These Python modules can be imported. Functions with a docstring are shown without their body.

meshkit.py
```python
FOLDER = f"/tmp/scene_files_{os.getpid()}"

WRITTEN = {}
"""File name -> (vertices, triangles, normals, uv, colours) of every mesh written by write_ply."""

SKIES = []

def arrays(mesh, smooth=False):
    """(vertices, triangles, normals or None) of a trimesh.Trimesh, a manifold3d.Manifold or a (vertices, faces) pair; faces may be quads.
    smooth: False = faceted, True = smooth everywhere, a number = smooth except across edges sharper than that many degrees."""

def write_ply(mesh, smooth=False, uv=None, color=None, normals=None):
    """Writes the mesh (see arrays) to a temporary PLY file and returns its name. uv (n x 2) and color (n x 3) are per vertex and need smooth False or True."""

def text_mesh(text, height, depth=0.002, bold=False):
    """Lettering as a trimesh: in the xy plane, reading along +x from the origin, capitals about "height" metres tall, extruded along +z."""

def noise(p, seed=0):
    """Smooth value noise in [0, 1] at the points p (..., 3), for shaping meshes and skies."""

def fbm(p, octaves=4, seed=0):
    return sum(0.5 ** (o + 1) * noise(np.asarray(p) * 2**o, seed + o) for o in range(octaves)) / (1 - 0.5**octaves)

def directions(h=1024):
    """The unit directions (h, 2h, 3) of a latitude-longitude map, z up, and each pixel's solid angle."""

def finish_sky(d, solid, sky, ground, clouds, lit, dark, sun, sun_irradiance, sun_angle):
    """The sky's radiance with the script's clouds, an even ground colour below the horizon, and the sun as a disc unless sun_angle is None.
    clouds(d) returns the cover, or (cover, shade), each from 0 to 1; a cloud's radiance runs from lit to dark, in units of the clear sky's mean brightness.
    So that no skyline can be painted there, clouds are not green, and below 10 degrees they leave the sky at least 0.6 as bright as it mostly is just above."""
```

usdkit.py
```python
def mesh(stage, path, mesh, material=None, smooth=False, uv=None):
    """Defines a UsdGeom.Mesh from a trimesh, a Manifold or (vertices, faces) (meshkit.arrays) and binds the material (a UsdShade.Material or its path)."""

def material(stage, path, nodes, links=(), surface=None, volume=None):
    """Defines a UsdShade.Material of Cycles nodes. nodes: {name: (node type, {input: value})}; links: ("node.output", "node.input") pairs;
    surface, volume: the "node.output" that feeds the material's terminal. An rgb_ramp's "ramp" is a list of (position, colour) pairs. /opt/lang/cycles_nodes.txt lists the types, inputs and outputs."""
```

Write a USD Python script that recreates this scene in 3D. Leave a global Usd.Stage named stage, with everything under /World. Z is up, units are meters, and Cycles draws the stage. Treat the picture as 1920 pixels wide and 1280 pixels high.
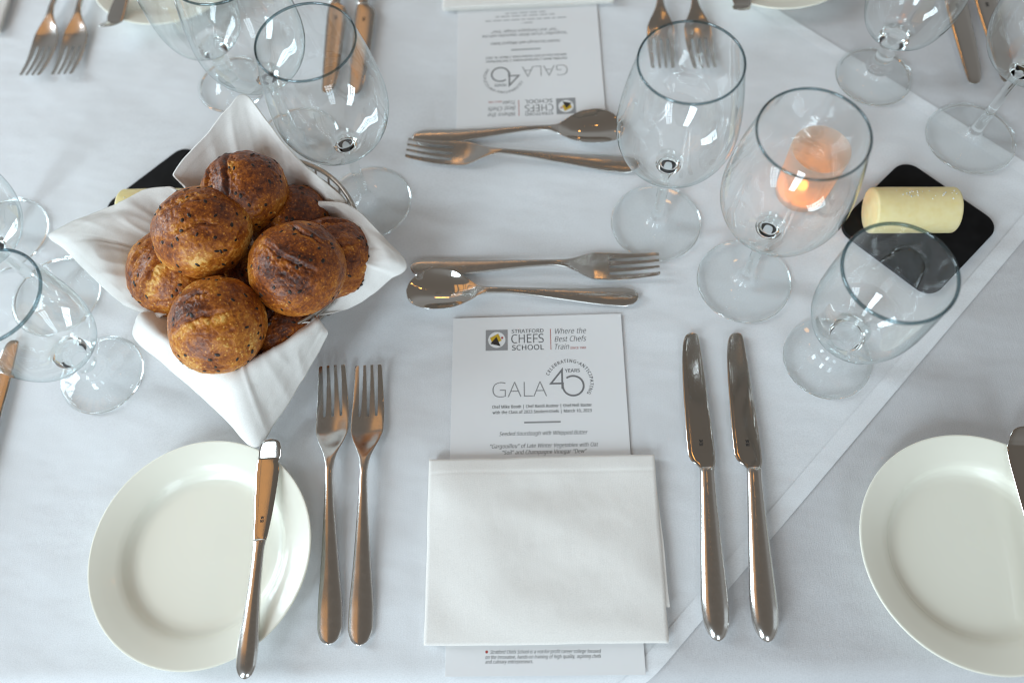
import math
import numpy as np
import trimesh
import manifold3d as m3
import shapely
from shapely.geometry import Polygon
from scipy.interpolate import PchipInterpolator, Akima1DInterpolator
from PIL import Image, ImageDraw, ImageFont
import glob
import usdkit, meshkit
from pxr import Usd, UsdGeom, UsdLux, UsdShade, Gf, Vt, Sdf

MM = 0.001
stage = Usd.Stage.CreateInMemory()
UsdGeom.SetStageUpAxis(stage, 'Z')
UsdGeom.SetStageMetersPerUnit(stage, 1.0)
UsdGeom.Xform.Define(stage, '/World')

# ------------------------------------------------------------------ camera
# x runs along the near table edge, y across the table, z up; the cloth lies at z = 0
cam = UsdGeom.Camera.Define(stage, '/World/camera')
PITCH, ROLL, YAW, CAM_H = math.radians(66.6398), math.radians(-7.1565), math.radians(6.1), 0.58759
_f = np.array([0, math.cos(PITCH), -math.sin(PITCH)]); _r = np.array([1.0, 0, 0]); _u = np.cross(_r, _f)
_r, _u = math.cos(ROLL) * _r + math.sin(ROLL) * _u, -math.sin(ROLL) * _r + math.cos(ROLL) * _u
_Z = np.array([[math.cos(YAW), -math.sin(YAW), 0], [math.sin(YAW), math.cos(YAW), 0], [0, 0, 1]])
_f, _r, _u = _Z @ _f, _Z @ _r, _Z @ _u
M = np.eye(4); M[0, :3], M[1, :3], M[2, :3], M[3, :3] = _r, _u, -_f, [0, 0, CAM_H]
cam.AddTransformOp().Set(Gf.Matrix4d(M))
cam.CreateHorizontalApertureAttr(36.0)
cam.CreateVerticalApertureAttr(24.0)
cam.CreateFocalLengthAttr(27.7505)
cam.CreateFStopAttr(3.2)
cam.CreateFocusDistanceAttr(0.585)
cam.CreateExposureAttr(0.26)
cam.CreateClippingRangeAttr(Gf.Vec2f(0.02, 50))

# ------------------------------------------------------------------ light
def look(pos, target):
    z = np.array(pos, float) - np.array(target, float); z /= np.linalg.norm(z)
    x = np.cross([0, 0, 1.0], z)
    x = np.array([1.0, 0, 0]) if np.linalg.norm(x) < 1e-6 else x / np.linalg.norm(x)
    y = np.cross(z, x); m = np.eye(4); m[0, :3], m[1, :3], m[2, :3], m[3, :3] = x, y, z, pos
    return m
DAY = (0.80, 0.965, 1.07)
WARM = (1.0, 0.44, 0.09)
def rect_light(name, m, w, h, radiance, color):
    l = UsdLux.RectLight.Define(stage, '/World/' + name)
    l.AddTransformOp().Set(Gf.Matrix4d(m))
    l.CreateWidthAttr(w); l.CreateHeightAttr(h); l.CreateIntensityAttr(radiance); l.CreateColorAttr(Gf.Vec3f(*color))
    return l
_win = 0
def window(pos, target, w, h, nx, ny, radiance, color=DAY, bar=0.045):
    """A window with daylight in it, also used for the added fill: one light per pane, so its bars show in what mirrors it."""
    global _win
    m = look(pos, target)
    pw, ph = w / nx, h / ny
    for i in range(nx):
        for j in range(ny):
            off = m[0, :3] * ((i + .5) * pw - w / 2) + m[1, :3] * ((j + .5) * ph - h / 2)
            mm = m.copy(); mm[3, :3] = m[3, :3] + off
            _win += 1
            rect_light('window_light_%03d' % _win, mm, pw - bar, ph - bar, radiance, color)
window((-1.55, -1.75, 1.4), (-1.0, 0.3, 1.4), 0.72, 2.6, 3, 9, 15.0)
window((0.45, -2.3, 1.5), (0.2, 0.3, 1.5), 0.7, 2.6, 3, 9, 5.0)
window((-2.7, 0.9, 1.35), (0, 0.5, 1.35), 0.8, 2.4, 3, 8, 13.0)
window((3.0, -0.4, 1.5), (0, 0.2, 1.5), 1.0, 2.4, 3, 6, 0.5)  # added weak fill from the right, no window known there
# strip lights standing in for a lamp-lit ceiling up to the left, and two lamps
for k in range(7):          # split with gaps so reflections look like boards; the beams are made up
    x, y, l = -2.33 + .23 * k, .65, 1.3
    rect_light('ceiling_light_%03d' % (k + 1), look((x, y, 1.95), (x, y, 0)), 0.165, l, 0.6, WARM)
for k in range(3):
    rect_light('ceiling_light_%03d' % (k + 8), look((-1.2 + .23 * k, 2.2, 1.95), (-1.2 + .23 * k, 2.2, 0)), 0.165, 1.2, 0.45, WARM)
for k, (p, r, e) in enumerate([((0.55, 1.7, 1.6), 0.05, 9), ((0.15, 0.75, 1.9), 0.035, 9), ((-0.4, 2.2, 1.5), 0.045, 9)]):
    s = UsdLux.SphereLight.Define(stage, '/World/lamp_light_%03d' % (k + 1))
    s.AddTranslateOp().Set(Gf.Vec3d(*p)); s.CreateRadiusAttr(r); s.CreateIntensityAttr(e); s.CreateColorAttr(Gf.Vec3f(*WARM))
dome = UsdLux.DomeLight.Define(stage, '/World/room_light')
_m = usdkit.material(stage, '/World/Looks/room_glow', {'tc': ('texture_coordinate', {}), 'sp': ('separate_xyz', {}), 'cr': ('rgb_ramp', {'ramp': [(0.0, (.20, .195, .185)), (.50, (.23, .23, .225)), (.62, (.22, .22, .215)), (.78, (.135, .123, .11)), (1.0, (.118, .104, .090))]}), 'b': ('background_shader', {'strength': 1.0})},
    [('tc.generated', 'sp.vector'), ('sp.z', 'cr.fac'), ('cr.color', 'b.color')], surface='b.background')
UsdShade.MaterialBindingAPI.Apply(dome.GetPrim()).Bind(_m)

# ------------------------------------------------------------------ materials
LK = '/World/Looks/'
def mat(name, nodes, links=(), surface='p.BSDF'):
    return usdkit.material(stage, LK + name, nodes, links, surface=surface)
def cloth_mat(name, c, weave=900.0, bump=0.25, trans=0.0, crease=0.0):
    n = {'tc': ('geometry', {}),
         'mp': ('mapping', {'scale': (1.0, 1.9, 1.0)}),
         'n1': ('noise_texture', {'scale': weave, 'detail': 2.0}),
         'mp2': ('mapping', {'scale': (3.0, 0.25, 1.0)}),
         'n2': ('noise_texture', {'scale': weave * 0.55, 'detail': 1.0}),
         'ad': ('math', {'math_type': 'add'}),
         'n3': ('noise_texture', {'scale': 9.0, 'detail': 3.0}),
         'cr': ('rgb_ramp', {'ramp': [(0.3, tuple(x * 0.965 for x in c)), (0.7, c)]}),
         'wr': ('rgb_ramp', {'ramp': [(0.30, (.90, .90, .90)), (0.62, (1, 1, 1))]}), 'mu': ('mix_color', {'blend_type': 'multiply', 'fac': 1.0}),
         'mp4': ('mapping', {'rotation': (0, 0, .6), 'scale': (1.0, 2.0, 1.0)}), 'n4': ('noise_texture', {'scale': 7.5, 'detail': 3.0, 'roughness': .45}), 'b4': ('bump', {'strength': crease, 'distance': 0.012}),
         'b': ('bump', {'strength': bump * .6, 'distance': 0.0004}),
         'p': ('principled_bsdf', {'roughness': 0.92, 'sheen_weight': 0.12, 'specular_ior_level': 0.2})}
    l = [('tc.position', 'mp.vector'), ('mp.vector', 'n1.vector'), ('tc.position', 'mp2.vector'), ('mp2.vector', 'n2.vector'),
         ('n1.fac', 'ad.value1'), ('n2.fac', 'ad.value2'), ('ad.value', 'b.height'), ('b.normal', 'p.normal'),
         ('tc.position', 'n3.vector'), ('n3.fac', 'cr.fac'), ('n1.fac', 'wr.fac'), ('cr.color', 'mu.a'), ('wr.color', 'mu.b'), ('mu.result', 'p.base_color'),
         ('tc.position', 'mp4.vector'), ('mp4.vector', 'n4.vector'), ('n4.fac', 'b4.height'), ('b4.normal', 'b.normal')]
    if trans:
        n['t'] = ('translucent_bsdf', {'color': c}); n['mx'] = ('mix_closure', {'fac': trans})
        l += [('p.BSDF', 'mx.closure1'), ('t.BSDF', 'mx.closure2')]
        return mat(name, n, l, 'mx.closure')
    return mat(name, n, l)
TABLE_CLOTH = cloth_mat('grey_table_linen', (0.63, 0.63, 0.645), 900, .5, crease=.5)
OVERLAY = cloth_mat('white_table_linen', (0.80, 0.815, 0.835), crease=.5)
HEM = cloth_mat('white_hem', (0.83, 0.845, 0.865), crease=.5)
NAPKIN = cloth_mat('napkin_linen', (0.90, 0.875, 0.835), 1100, .25)
NAPKIN2 = cloth_mat('basket_linen', (0.92, 0.895, 0.86), 1100, .25, trans=0.07)
PAPER = mat('card_paper', {'p': ('principled_bsdf', {'base_color': (0.83, 0.83, 0.835), 'roughness': 0.55})})
def ink(name, c): return mat(name, {'p': ('principled_bsdf', {'base_color': c, 'roughness': 0.6})})
INK = ink('ink_dark', (0.028, 0.030, 0.034)); GREY = ink('ink_grey', (0.31, 0.31, 0.315)); MID = ink('ink_mid_grey', (0.20, 0.20, 0.205))
SOFT = ink('ink_soft', (0.06, 0.06, 0.065)); RED = ink('ink_red', (0.42, 0.06, 0.045)); YEL = ink('ink_yellow', (0.62, 0.40, 0.03)); WHITE = ink('ink_white', (0.82, 0.82, 0.82))
MARK = ink('etched_mark', (0.02, 0.02, 0.02))
def steel(name, c, rough, aniso=0.0):
    return mat(name, {'g': ('geometry', {}), 'mp': ('mapping', {'scale': (1.0, 1.0, 1.0)}), 'n': ('noise_texture', {'scale': 160.0, 'detail': 4.0}),
                      'mr': ('map_range', {'from_min': .3, 'from_max': .7, 'to_min': rough * .92, 'to_max': rough * 1.1}),
                      'n2': ('noise_texture', {'scale': 900.0, 'detail': 2.0}), 'b': ('bump', {'strength': .012, 'distance': .0003}),
                      'p': ('principled_bsdf', {'base_color': c, 'metallic': 1.0})},
               [('g.position', 'n.vector'), ('n.fac', 'mr.value'), ('mr.result', 'p.roughness'), ('g.position', 'n2.vector'), ('n2.fac', 'b.height'), ('b.normal', 'p.normal')])
STEEL = steel('satin_steel', (0.70, 0.685, 0.66), 0.18)
BLADE = steel('blade_steel', (0.62, 0.60, 0.57), 0.10)
POLISH = steel('polished_steel', (0.76, 0.74, 0.71), 0.06)
GLASS = mat('clear_glass', {'p': ('principled_bsdf', {'base_color': (0.975, 1.0, 0.995), 'roughness': 0.0, 'ior': 1.48, 'transmission_weight': 1.0})})
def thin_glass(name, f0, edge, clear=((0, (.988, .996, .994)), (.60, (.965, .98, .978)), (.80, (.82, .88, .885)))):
    """A thin wall of glass: clear face on, mirroring and tinted (in place of refraction and a longer way through the wall) towards grazing."""
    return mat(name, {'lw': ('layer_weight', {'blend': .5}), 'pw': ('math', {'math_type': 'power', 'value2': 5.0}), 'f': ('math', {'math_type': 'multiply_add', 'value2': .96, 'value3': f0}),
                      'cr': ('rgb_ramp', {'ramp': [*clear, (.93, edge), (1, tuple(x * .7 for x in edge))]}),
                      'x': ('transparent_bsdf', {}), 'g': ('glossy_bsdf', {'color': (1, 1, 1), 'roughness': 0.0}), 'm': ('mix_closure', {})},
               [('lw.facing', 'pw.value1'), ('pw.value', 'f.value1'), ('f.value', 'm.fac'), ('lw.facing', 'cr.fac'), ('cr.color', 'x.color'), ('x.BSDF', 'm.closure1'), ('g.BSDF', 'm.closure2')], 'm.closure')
GLASS_FOOT, GLASS_BOWL = thin_glass('thin_glass_foot', .05, (.6, .7, .7)), thin_glass('thin_glass_bowl', .088, (.15, .25, .28))  # dark edge tint stands in for the refracted bands at the bowl edges
GLASS_LIP = thin_glass('glass_lip', .05, (.10, .16, .19), ((0, (.62, .70, .72)), (.4, (.36, .45, .48)), (.75, (.11, .17, .20))))  # dark rim line put into the tint, not refracted by the glass
GLAZE = mat('cream_glaze', {'p': ('principled_bsdf', {'base_color': (0.88, 0.865, 0.755), 'roughness': 0.3, 'coat_weight': 0.35, 'coat_roughness': 0.06, 'ior': 1.5})})
SLATE = mat('black_slate', {'g': ('geometry', {}), 'n': ('noise_texture', {'scale': 70.0, 'detail': 6.0}), 'cr': ('rgb_ramp', {'ramp': [(.35, (.003, .003, .0035)), (.75, (.009, .009, .010))]}),
                            'b': ('bump', {'strength': .5, 'distance': .0008}), 'p': ('principled_bsdf', {'roughness': 0.6, 'specular_ior_level': .18})},
            [('g.position', 'n.vector'), ('n.fac', 'cr.fac'), ('cr.color', 'p.base_color'), ('n.fac', 'b.height'), ('b.normal', 'p.normal')])
BUTTER = mat('whipped_butter', {'g': ('geometry', {}), 'n': ('noise_texture', {'scale': 150.0, 'detail': 4.0}), 'cr': ('rgb_ramp', {'ramp': [(.3, (.84, .68, .33)), (.7, (.88, .745, .42))]}),
                                'b': ('bump', {'strength': .15, 'distance': .0006}), 'p': ('principled_bsdf', {'roughness': 0.5, 'subsurface_weight': .25, 'subsurface_radius': (.004, .003, .001), 'subsurface_scale': 1.0})},
             [('g.position', 'n.vector'), ('n.fac', 'cr.fac'), ('cr.color', 'p.base_color'), ('n.fac', 'b.height'), ('b.normal', 'p.normal')])
SALT = mat('salt', {'p': ('principled_bsdf', {'base_color': (.9, .88, .82), 'roughness': .3, 'transmission_weight': .3})})
CRUST = mat('bread_crust', {
    'a': ('attribute', {'attribute': 'crust'}), 'tc': ('texture_coordinate', {}), 'oi': ('object_info', {}),
    'n1': ('noise_texture', {'scale': 60.0, 'detail': 5.0, 'roughness': .6}), 'n2': ('noise_texture', {'scale': 420.0, 'detail': 3.0, 'roughness': .7}),
    'v': ('voronoi_texture', {'scale': 330.0}), 'vr': ('map_range', {'from_min': .12, 'from_max': .28, 'to_min': .34, 'to_max': 0.0, 'clamp': True}),
    'm1': ('math', {'math_type': 'multiply_add', 'value2': .62, 'value3': -.31}), 'm2': ('math', {'math_type': 'multiply_add', 'value2': 1.0, 'value3': -.5}),
    's1': ('math', {'math_type': 'add'}), 's2': ('math', {'math_type': 'add'}), 's3': ('math', {'math_type': 'add', 'use_clamp': True}),
    'cr': ('rgb_ramp', {'ramp': [(0, (.038, .009, .004)), (.2, (.105, .024, .006)), (.42, (.24, .060, .009)), (.64, (.42, .130, .015)), (.84, (.57, .225, .030)), (1, (.74, .43, .12))]}),
    'ba': ('math', {'math_type': 'add'}), 'b': ('bump', {'strength': .45, 'distance': .0013}),
    'p': ('principled_bsdf', {'roughness': .36, 'specular_ior_level': .42})},
    [('tc.object', 'n1.vector'), ('tc.object', 'n2.vector'), ('tc.object', 'v.vector'), ('n1.fac', 'm1.value1'), ('n2.fac', 'm2.value1'),
     ('a.fac', 's1.value1'), ('m1.value', 's1.value2'), ('s1.value', 's2.value1'), ('m2.value', 's2.value2'), ('v.distance', 'vr.value'),
     ('s2.value', 's3.value1'), ('vr.result', 's3.value2'), ('s3.value', 'cr.fac'), ('cr.color', 'p.base_color'),
     ('n1.fac', 'ba.value1'), ('n2.fac', 'ba.value2'), ('ba.value', 'b.height'), ('b.normal', 'p.normal')])
SEED = mat('dark_seed', {'p': ('principled_bsdf', {'base_color': (.016, .008, .005), 'roughness': .35})})
WIRE = steel('basket_wire', (0.5, 0.47, 0.43), 0.25)
FROST = mat('frosted_shell', {'d': ('principled_bsdf', {'base_color': (.62, .585, .55), 'roughness': .35}), 't': ('translucent_bsdf', {'color': (.9, .74, .62)}), 'x': ('transparent_bsdf', {'color': (1, .95, .9)}),
                              'm1': ('mix_closure', {'fac': .6}), 'm2': ('mix_closure', {'fac': .30})},
            [('d.BSDF', 'm1.closure1'), ('t.BSDF', 'm1.closure2'), ('m1.closure', 'm2.closure1'), ('x.BSDF', 'm2.closure2')], 'm2.closure')
CANDLE_WHITE = mat('tea_light_shell', {'p': ('principled_bsdf', {'base_color': (.8, .76, .70), 'roughness': .5, 'subsurface_weight': .3, 'subsurface_radius': (.01, .006, .003), 'subsurface_scale': 1.0})})
FLAME = mat('tea_light_flame', {'e': ('emission', {'color': (1.0, .33, .035), 'strength': 24.0})}, [], 'e.emission')

# ------------------------------------------------------------------ helpers
used = {}
def path_for(parent, name):
    base = str(parent.GetPath()) if parent is not None else '/World'
    k = used.get((base, name), 0); used[(base, name)] = k + 1
    return f'{base}/{name}' + ('_%03d' % k if k else '')
def tag(p, label=None, cat=None, group=None, kind=None):
    p = p.GetPrim() if hasattr(p, 'GetPrim') else p
    for k, v in (('label', label), ('category', cat), ('group', group), ('kind', kind)):
        if v: p.SetCustomDataByKey(k, v)
    return p
def put(parent, name, mesh, m, smooth=35, **attrs):
    v, f, n = mesh if isinstance(mesh, tuple) and len(mesh) == 3 else meshkit.arrays(mesh, smooth)
    g = UsdGeom.Mesh.Define(stage, path_for(parent, name))
    g.CreatePointsAttr(Vt.Vec3fArray.FromNumpy(np.asarray(v, np.float32)))
    g.CreateFaceVertexCountsAttr(Vt.IntArray.FromNumpy(np.full(len(f), 3, np.int32)))
    g.CreateFaceVertexIndicesAttr(Vt.IntArray.FromNumpy(np.asarray(f, np.int32).ravel()))
    g.CreateSubdivisionSchemeAttr('none')
    if n is not None:
        g.CreateNormalsAttr(Vt.Vec3fArray.FromNumpy(np.asarray(n, np.float32))); g.SetNormalsInterpolation('vertex')
    for k, a in attrs.items():
        UsdGeom.PrimvarsAPI(g).CreatePrimvar(k, Sdf.ValueTypeNames.FloatArray, 'vertex').Set(Vt.FloatArray.FromNumpy(np.asarray(a, np.float32)))
    UsdShade.MaterialBindingAPI.Apply(g.GetPrim()).Bind(m)
    return g.GetPrim()
def split(mesh, which, smooth=35):
    """{key: (v, f, n)}: the faces of a mesh by which(face centres), with the whole mesh's normals."""
    v, f, n = meshkit.arrays(mesh, smooth)
    keys = which(v[f].mean(1)); out = {}
    for k in np.unique(keys):
        ff = f[keys == k]; ids, inv = np.unique(ff, return_inverse=True)
        out[k] = (v[ids], inv.reshape(-1, 3), None if n is None else n[ids])
    return out
def mtx(loc=(0, 0, 0), rz=0.0, rx=0.0, ry=0.0):
    r = trimesh.transformations.euler_matrix(math.radians(rx), math.radians(ry), math.radians(rz), 'sxyz'); r[:3, 3] = loc
    return r
def thing(name, label, cat, m=None, group=None, kind=None):
    x = UsdGeom.Xform.Define(stage, path_for(None, name))
    x.AddTransformOp().Set(Gf.Matrix4d((np.eye(4) if m is None else m).T))
    return tag(x, label, cat, group, kind)
def copy_of(src, label, m, group=None):
    was = src.GetCustomData(); name = src.GetName()
    base = name[:-4] if name[-4:-3] == '_' and name[-3:].isdigit() else name
    x = UsdGeom.Xform.Define(stage, path_for(None, base))
    p = x.GetPrim(); p.GetReferences().AddInternalReference(src.GetPath()); p.SetInstanceable(True)
    UsdGeom.Xformable(p).GetOrderedXformOps()[0].Set(Gf.Matrix4d(m.T))
    return tag(p, label, was['category'], group or was.get('group'))
def lay(a, b, z=0.0, length=None):
    """Matrix for a piece whose tip (or top) is at the origin and that runs along -y: tip at a, pointing back to b (mm)."""
    a, b = np.array(a, float), np.array(b, float); d = a - b
    return mtx((a[0] * MM, a[1] * MM, z * MM), math.degrees(math.atan2(-d[0], d[1])))
def grid_faces(nu, nv, close_v=False):
    i, j = np.meshgrid(np.arange(nu - 1), np.arange(nv if close_v else nv - 1), indexing='ij')
    a = i * nv + j; b = i * nv + (j + 1) % nv; c = (i + 1) * nv + (j + 1) % nv; d = (i + 1) * nv + j
    return np.concatenate([np.stack([a, b, c], -1).reshape(-1, 3), np.stack([a, c, d], -1).reshape(-1, 3)])
def sweep(st, n=120, m=32, power=2.4):
    """Closed solid along -y from stations (s, x0, x1, z, thickness, dish) in mm; dish lifts the edges."""
    st = np.array(st, float); s = np.linspace(0, 1, n); s = st[0, 0] + (st[-1, 0] - st[0, 0]) * (s - .12 * np.sin(2 * np.pi * s) / (2 * np.pi) * 3)
    s = np.clip(s, st[0, 0], st[-1, 0])
    q = [PchipInterpolator(st[:, 0], st[:, k])(s) for k in range(1, 6)]
    x0, x1, z, th, dish = q
    a = np.linspace(0, 2 * np.pi, m, endpoint=False); c, sn = np.cos(a), np.sin(a)
    cx = np.sign(c) * np.abs(c) ** (2 / power); cz = np.sign(sn) * np.abs(sn) ** (2 / 2.0)
    X = (x0 + x1)[:, None] / 2 + (x1 - x0)[:, None] / 2 * cx; Zc = z[:, None] + dish[:, None] * cx ** 2 + th[:, None] / 2 * cz
    V = np.stack([X, np.repeat(-s[:, None], m, 1), Zc], -1).reshape(-1, 3)
    F = grid_faces(n, m, True)
    k = len(V); V = np.vstack([V, V[:m].mean(0), V[-m:].mean(0)])
    j = np.arange(m); F = np.vstack([F, np.stack([np.full(m, k), (j + 1) % m, j], -1), np.stack([np.full(m, k + 1), (n - 1) * m + j, (n - 1) * m + (j + 1) % m], -1)])
    t = trimesh.Trimesh(V * MM, F, process=False); t.fix_normals()
    return t
def manifold(t): return m3.Manifold(m3.Mesh(np.asarray(t.vertices, np.float32), np.asarray(t.faces, np.uint32)))
def from_manifold(m):
    q = m.to_mesh(); return trimesh.Trimesh(q.vert_properties[:, :3], q.tri_verts, process=False)
def rounded_slab(poly, z0, z1, r=.8, steps=3):
    """Closed slab (mm) over a shapely polygon with its edges rounded off."""
    prof = [(r * (1 - math.sin(t)), r * (1 - math.cos(t))) for t in np.linspace(0, np.pi / 2, steps + 1)]
    parts = [(z0 + r - r * math.cos(np.pi / 2 - 0) * 0, 0)]
    layers = []
    for k in range(steps + 1):
        t = k / steps * np.pi / 2; layers.append((z0 + r - r * math.sin(np.pi / 2 - t), -(r - r * math.cos(np.pi / 2 - t))))
    for k in range(steps + 1):
        t = k / steps * np.pi / 2; layers.append((z1 - r + r * math.sin(t), -(r - r * math.cos(t))))
    ring0 = np.array(poly.exterior.coords)[:-1]
    if Polygon(ring0).exterior.is_ccw is False: ring0 = ring0[::-1]
    e = np.roll(ring0, -1, 0) - np.roll(ring0, 1, 0); nrm = np.stack([e[:, 1], -e[:, 0]], -1); nrm /= np.linalg.norm(nrm, axis=1)[:, None]
    n = len(ring0); V = np.vstack([np.column_stack([ring0 + nrm * off, np.full(n, z)]) for z, off in layers]); F = grid_faces(len(layers), n, True)
    v2, f2 = trimesh.creation.triangulate_polygon(Polygon(V[-n:, :2]), engine='earcut')
    top = np.column_stack([v2, np.full(len(v2), z1)]); bot = np.column_stack([v2, np.full(len(v2), z0)])
    V2 = np.vstack([V, top, bot]); F2 = np.vstack([F, f2 + len(V), f2[:, ::-1] + len(V) + len(v2)])
    t = trimesh.Trimesh(V2 * MM, F2, process=True, merge_norm=True, merge_tex=True); t.fix_normals(); return t
def revolve(pts, sections=112):
    pts = np.array(pts, float)
    d = np.r_[0, np.cumsum(np.linalg.norm(np.diff(pts, axis=0), axis=1))]
    s = np.unique(np.r_[d, np.linspace(0, d[-1], 240)])
    p = np.column_stack([np.maximum(Akima1DInterpolator(d, pts[:, 0])(s), 0), Akima1DInterpolator(d, pts[:, 1])(s)])
    p[0, 0] = p[-1, 0] = 0
    a = np.linspace(0, 2 * np.pi, sections, endpoint=False); inner = p[1:-1]
    V = np.stack([inner[:, :1] * np.cos(a), inner[:, :1] * np.sin(a), np.repeat(inner[:, 1:], sections, 1)], -1).reshape(-1, 3)
    F = grid_faces(len(inner), sections, True); k = len(V); V = np.vstack([V, [0, 0, p[0, 1]], [0, 0, p[-1, 1]]])
    j = np.arange(sections); L = (len(inner) - 1) * sections
    F = np.vstack([F, np.stack([np.full(sections, k), (j + 1) % sections, j], -1), np.stack([np.full(sections, k + 1), L + j, L + (j + 1) % sections], -1)])
    t = trimesh.Trimesh(V * MM, F, process=False)
    if t.volume < 0: t.invert()
    return t
def fbm(p, scale, o=3, seed=0): return meshkit.fbm(np.asarray(p) * scale, o, seed) * 2 - 1

# ------------------------------------------------------------------ table linen
EDGE_Y, EDGE_R = 9.0, 17.0
def ease(y):
    """Height profile over the near table edge: y (mm, may be negative = length hanging down) to (y, z)."""
    y = np.asarray(y, float); arc = EDGE_R * np.pi / 2
    t = np.clip((EDGE_Y - y) / EDGE_R, 0, np.pi / 2); over = np.maximum(EDGE_Y - y - arc, 0)
    return np.where(y >= EDGE_Y, y, EDGE_Y - EDGE_R * np.sin(t)), -EDGE_R * (1 - np.cos(t)) - over
def wave(x, y):
    p = np.stack([x, y, np.zeros_like(x)], -1)
    w = .55 * fbm(p, 1 / 120., 2, 3) + .35 * fbm(p @ np.array([[.8, -.6, 0], [.6, .8, 0], [0, 0, 1]]) * [1, .35, 1], 1 / 55., 2, 8) + .10 * fbm(p, 1 / 22., 2, 5)
    return np.clip(w * 1.5, -1, 1) * .6 - 1.5          # between -2.1 and -0.9 mm
def cloth_sheet(fn_xy, nu, nv, lift):
    u, v = np.meshgrid(np.linspace(0, 1, nu), np.linspace(0, 1, nv), indexing='ij')
    x, y = fn_xy(u, v); w = wave(x, y) + lift
    yy, zz = ease(y); t = np.clip((EDGE_Y - y) / EDGE_R, 0, np.pi / 2)
    V = np.stack([x, yy - w * np.sin(t) - 0.0, zz + w * np.cos(t)], -1)
    V[..., 1] = yy - np.sin(t) * (w)
    t_ = trimesh.Trimesh(V.reshape(-1, 3) * MM, grid_faces(nu, nv), process=False)
    if t_.face_normals[len(t_.faces) // 3][2] < 0: t_.invert()
    return t_
p = put(None, 'table_cloth', cloth_sheet(lambda u, v: (-1150 + 2300 * u, -150 + 1150 * v), 260, 150, 0.0), TABLE_CLOTH, True)
tag(p, 'grey white linen tablecloth covering the whole table under everything else', 'tablecloth')
# the overlay: a square turned by an eighth, corner pointing right
OC, OH = np.array([-215.0, 380.5]), 662.0
def overlay_xy(u, v):
    a, b = u * 2 - 1, v * 2 - 1
    return OC[0] + OH * (a + b) / 2, OC[1] + OH * (b - a) / 2
hb = 13.0 / (OH * math.sqrt(2))
def sub(u0, u1, v0, v1): return lambda u, v: overlay_xy(u0 + (u1 - u0) * u, v0 + (v1 - v0) * v)
ov = thing('table_overlay', 'white square linen overlay laid diagonally over the grey tablecloth', 'table overlay')
put(ov, 'cloth', cloth_sheet(sub(hb * .2, 1 - hb * .2, hb * .2, 1 - hb * .2), 240, 240, .45), OVERLAY, True)
for (a, b, c, d), nn in (((1 - hb, 1, 0, 1), (4, 240)), ((0, 1, 1 - hb, 1), (240, 4)), ((0, hb, 0, 1), (4, 240)), ((0, 1, 0, hb), (240, 4))):
    put(ov, 'hem', cloth_sheet(sub(a, b, c, d), nn[0], nn[1], .85 + .04 * (nn[0] == 4)), HEM, True)

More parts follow.
